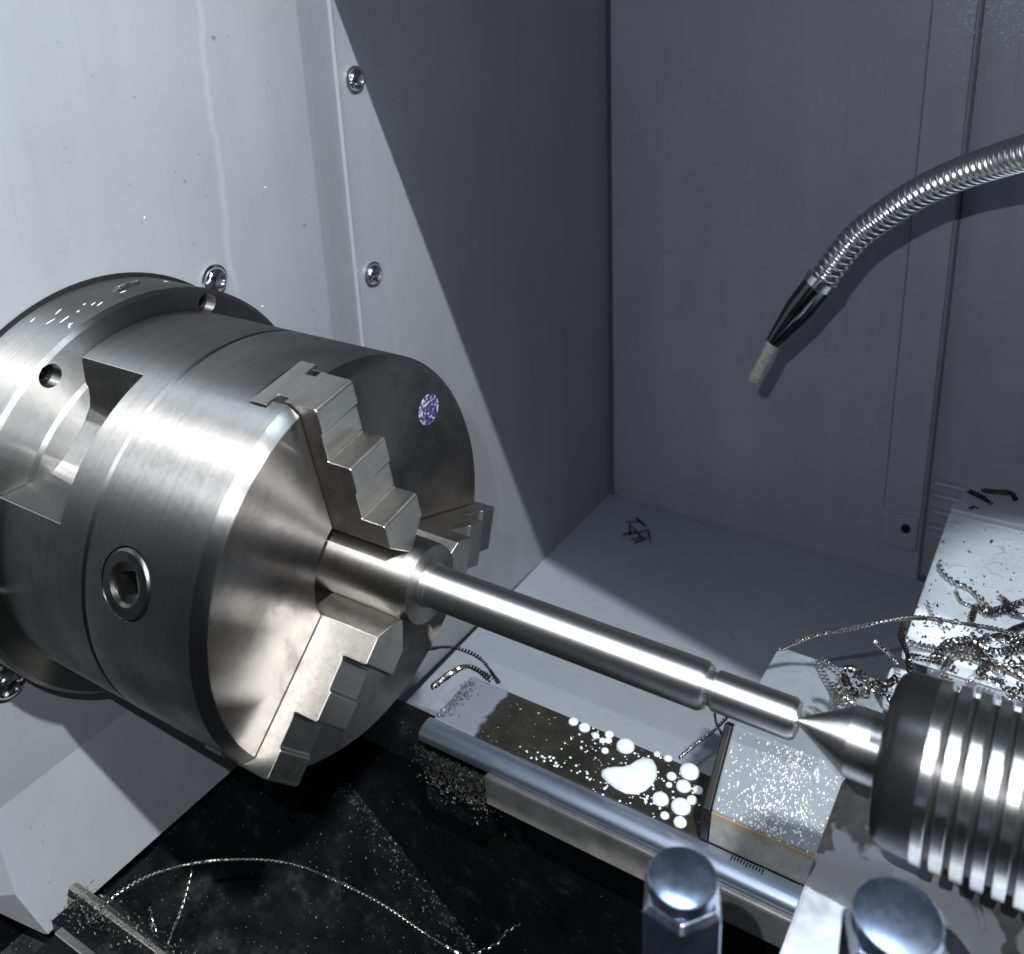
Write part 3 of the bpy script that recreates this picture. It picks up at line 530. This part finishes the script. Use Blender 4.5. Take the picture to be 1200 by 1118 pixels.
# strands over the black chute
helix([dep(100, 1083, 4.45), dep(140, 1046, 4.5), dep(200, 1018, 4.6), dep(270, 1007, 4.7), dep(350, 1015, 4.75), dep(430, 1050, 4.7), dep(500, 1095, 4.6), dep(560, 1130, 4.5)], 0.0072, 0.020, 0.0055, 'swarf', 'long silvery swarf strand bowed across the black chip chute', None)
helix([dep(225, 1019, 4.65), dep(214, 1062, 4.6), dep(197, 1106, 4.55)], 0.006, 0.024, 0.005, 'swarf', 'short swarf strand hanging from the long bowed one', None)
helix([dep(555, 1118, 4.6), dep(582, 1106, 4.6), dep(592, 1094, 4.6), dep(610, 1082, 4.6)], 0.006, 0.05, 0.006, 'swarf', 'kinked bright swarf sliver at the end of the chip chute', None)
helix([dep(175, 1063, 4.55), dep(178, 1078, 4.55), dep(184, 1094, 4.52)], 0.008, 0.03, 0.005, 'swarf', 'tiny swarf sliver beside the front rail', None)
# curl on top of the spindle flange
helix([(-1.60, 0.02, 1.135), (-1.61, 0.10, 1.135), (-1.63, 0.20, 1.12)], 0.011, 0.024, 0.006, 'swarf', 'tiny swarf coil resting on top of the spindle flange', None)
# dark ticks on the way rail: a swarf coil's reflection drawn as marks
a_, b_ = at(858, 1004, 2, -1.983), at(893, 1023, 2, -1.983)
for k in range(11):
    x_ = a_.x+(b_.x-a_.x)*k/10; MB().box((x_-0.003, 0.945 if k % 5 else 0.935, -1.990), (x_+0.003, 0.972, -1.9805)).build('reflection_tick', 'black', bed, smooth=0)
# dark chips on the rear tray
for pts in ([(1134, 576), (1148, 582), (1162, 590)], [(1150, 574), (1166, 577), (1182, 578)], [(1180, 578), (1186, 580), (1190, 586)], [(1136, 596), (1143, 594), (1148, 598)]):
    helix([at(u, v, 2, -1.165) for u, v in pts], 0.018, 0.03, 0.009, 'black', 'dark oily swarf piece on the grey tray behind the slide', 'dark swarf on the rear tray')
# smudge of chips on the rear floor
for i in range(9):
    u, v = random.gauss(746, 7), random.gauss(618, 9); d_ = random.uniform(0, 3.14)
    helix([at(u-9*math.cos(d_), v-7*math.sin(d_), 2, ZF+0.03), at(u, v, 2, ZF+0.035), at(u+9*math.cos(d_), v+7*math.sin(d_), 2, ZF+0.03)], 0.012, 0.03, 0.006, 'black', 'dark oily chip in the small heap on the rear floor corner', 'dark chips on the rear floor')

# chips too fine to count
def flakes(name, pts, size, mat, label, cat):
    m = MB()
    for q in pts:
        s_ = size*random.uniform(0.35, 1.3); a = Vector((random.gauss(0, 1), random.gauss(0, 1), random.gauss(0, 1))).normalized(); b_ = a.orthogonal().normalized(); c = a.cross(b_); q = Vector(q)
        m.add([q+a*s_*1.5, q+b_*s_*0.6, q-a*s_*0.9, q-b_*s_*0.5, q+c*s_*0.45], [(0, 1, 4), (1, 2, 4), (2, 3, 4), (3, 0, 4), (3, 2, 1, 0)])
    return m.build(name, mat, None, smooth=0, fix=False, label=label, cat=cat, kind='stuff')
pts = []
def onchute(u, v):      # ray onto the sloping chute
    d = RIGHT*((u-CX)/FPX)-UP*((v-CY)/FPX)+FWD; k_ = (-2.56-0.887*1.85-0.887*CAM.x-CAM.z)/(d.z+0.887*d.x); return CAM+d*k_
def chute_pt(x, y, h=0.01): return (x+0.665*h, y, zc(x)+0.75*h)
for i in range(420):     # along the crease
    x = random.uniform(-1.4, -0.15); pts.append(chute_pt(x, 1.0-abs(random.gauss(0, 0.07))))
for i in range(260): pts.append(chute_pt(random.uniform(-1.8, 0.2), random.uniform(-1.0, 0.98)))
for i in range(120):
    x = random.uniform(-0.5, 0.2); pts.append(chute_pt(x, random.uniform(0.4, 0.95)))
for i in range(1800):     # heap clinging below the rail
    t = random.random()**0.8; x = -0.5+0.55*t+random.gauss(0, 0.05); pts.append((x, 0.845-abs(random.gauss(0, 0.012)), -2.10-abs(random.gauss(0, 0.13))))
for i in range(220): pts.append((-0.485+abs(random.gauss(0, 0.05)), random.uniform(1.02, 1.4), -2.015+abs(random.gauss(0, 0.02))))
for i in range(300): x = random.uniform(-1.42, -0.4); pts.append((x, random.gauss(-0.99, 0.05), -1.99+abs(random.gauss(0, 0.008))))
for i in range(160): pts.append((-1.40+abs(random.gauss(0, 0.13)), random.gauss(-1.03, 0.06), -1.99+abs(random.gauss(0, 0.02))))
flakes('metal_chips', pts, 0.0085, 'chip', 'fine glittering metal chips scattered over the black chute and bed', 'chips')
pts = [at(random.uniform(1060, 1205), random.gauss(775, 28), 2, -1.19) for i in range(260)]+[at(random.uniform(1075, 1200), random.uniform(615, 760), 2, -1.195) for i in range(70)]
pts = [q for q in pts if 2.16 < q.x < 4.5 and 2.15 < q.y < 3.75]
flakes('slide_chips', pts, 0.011, 'swarf_dark', 'fine dark chips scattered over the white slide plate', 'chips')
pts = []
for i in range(800):     # dried foam on the cover front
    t = random.random(); u = min(max(random.gauss(0.40+0.15*t, 0.13) if random.random() < 0.65 else random.random(), 0.01), 0.99)
    pts.append((X0+0.02+u*(X1-X0-0.06), 1.042+(1.362-1.042)*t, -1.815+(1.484-1.815+2*0.1655)*0+0.331*t+0.002))
m = MB()
for q in pts:
    r_ = random.uniform(0.0015, 0.0048)*(1.6 if random.random() < 0.12 else 1); n_ = Vector((0, -0.719, 0.695)); e1 = Vector((1, 0, 0)); e2 = n_.cross(e1); q = Vector(q); k_ = random.uniform(0.8, 1.9)
    m.add([q+e1*r_*math.cos(a)+e2*r_*k_*math.sin(a) for a in (0, 1.05, 2.1, 3.14, 4.19, 5.24)]+[q+n_*r_*0.5], [(i, (i+1) % 6, 6) for i in range(6)])
m.build('dried_foam', 'foam', None, smooth=60, fix=False, label='white specks of dried foam on the way cover front', cat='foam', kind='stuff')

# milky coolant drops on the bed
ZT = ZB-0.019
def blob(outline, h, **tg):
    c = sum(outline, Vector())/len(outline); m = MB(); n = len(outline); vs_ = []; R_ = ((1.0, 0.0), (0.97, 0.35), (0.88, 0.62), (0.72, 0.82), (0.48, 0.95), (0.22, 0.99))
    for s_, k_ in R_: vs_ += [c+(q-c)*s_+Vector((0, 0, h*k_)) for q in outline]
    vs_.append(c+Vector((0, 0, h))); fs = []
    for j in range(len(R_)-1): fs += [(j*n+i, j*n+(i+1) % n, (j+1)*n+(i+1) % n, (j+1)*n+i) for i in range(n)]
    fs += [((len(R_)-1)*n+i, (len(R_)-1)*n+(i+1) % n, len(vs_)-1) for i in range(n)]
    m.add(vs_, fs); return m.build('coolant_drop', 'milk', None, smooth=80, **tg)
bean = [(704, 905), (713, 902), (727, 902), (738, 899), (747, 893), (757, 889), (766, 892), (770, 900), (770, 910), (765, 919), (756, 927), (745, 931), (733, 930), (721, 924), (711, 916), (705, 910)]
blob([at(u, v, 2, ZT) for u, v in bean], 0.045, label='large bean shaped white coolant drop on the oily bed', cat='drop')
DR = [(733, 875, 11), (672, 846, 6), (685, 853, 7), (697, 852, 5), (714, 861, 5.5), (698, 862, 4.5), (706, 868, 4), (713, 868, 4.5), (709, 880, 4.5), (774, 937, 10), (798, 946, 12), (808, 905, 12), (801, 922, 9), (787, 910, 6), (784, 920, 4), (797, 964, 8), (779, 956, 5.5), (811, 938, 6.5), (818, 926, 6), (783, 889, 5), (770, 884, 4)]
for u, v, r_ in DR:
    a, b_ = at(u-r_, v, 2, ZT), at(u+r_, v, 2, ZT); R_ = (a-b_).length/2; c = (a+b_)/2
    if not (1.0 < c.y < 1.455): continue
    blob([c+Vector((R_*math.cos(t), R_*0.97*math.sin(t), 0)) for t in [i*2*math.pi/20 for i in range(20)]], R_*0.55, label=('large' if r_ > 8.5 else 'middling' if r_ > 5 else 'little')+' round white coolant drop beside the bean shaped one on the oily bed', cat='drop', group='round coolant drops on the oily bed')
m = MB(); sm_ = []
for i in range(70): t = random.random(); sm_.append((610+t*190+random.gauss(0, 2), 882+t*72+random.gauss(0, 3)-3, random.uniform(0.8, 2.4)))
for i in range(110): sm_.append((random.gauss(755, 42), random.gauss(905, 30), random.uniform(0.7, 2.2)))
for i in range(40): sm_.append((random.gauss(695, 16), random.gauss(868, 10), random.uniform(0.8, 2.0)))
for u, v, r_ in sm_:
    c = at(u, v, 2, ZT); 
    if not (1.005 < c.y < 1.45 and -0.4 < c.x < X0-0.06): continue
    R_ = r_*0.0042; m.lathe([(0, R_), (R_*0.25, R_*0.8), (R_*0.4, R_*0.3), (R_*0.42, 0.0002)], c, (0, 0, 1), 8)
m.build('coolant_droplets', 'milk', None, smooth=80, label='tiny white coolant droplets sprinkled over the oily bed', cat='droplets', kind='stuff')
# water drops on the upper right of the back wall, their sparkle painted white
m = MB()
for i in range(260):
    u = min(random.gauss(1165, 28), 1215); v = abs(random.gauss(0, 34)); y_ = YB+0.119 if u > 1147-0.1*v else YB-0.077; c = at(u, v, 1, y_); R_ = random.uniform(0.004, 0.011)
    m.lathe([(0, R_), (R_*0.5, R_*0.75), (R_*0.75, R_*0.3), (R_*0.8, 0.0002)], c, (0, -1, 0), 8)
for i in range(16):
    y, z = random.uniform(-1.0, 4.5), random.uniform(-1.5, 2.6); 
    if 1.8 < y < 2.4 or y*y+z*z < 1.5: continue
    R_ = random.uniform(0.003, 0.008); m.lathe([(0, R_), (R_*0.5, R_*0.75), (R_*0.75, R_*0.3), (R_*0.8, 0.0002)], (XW+0.001 if y < 1.8 else XW-0.155, y, z), (1, 0, 0), 8)
m.build('water_drops', 'milk', None, smooth=80, label='tiny glistening drops splashed on the grey enclosure walls', cat='drops', kind='stuff')
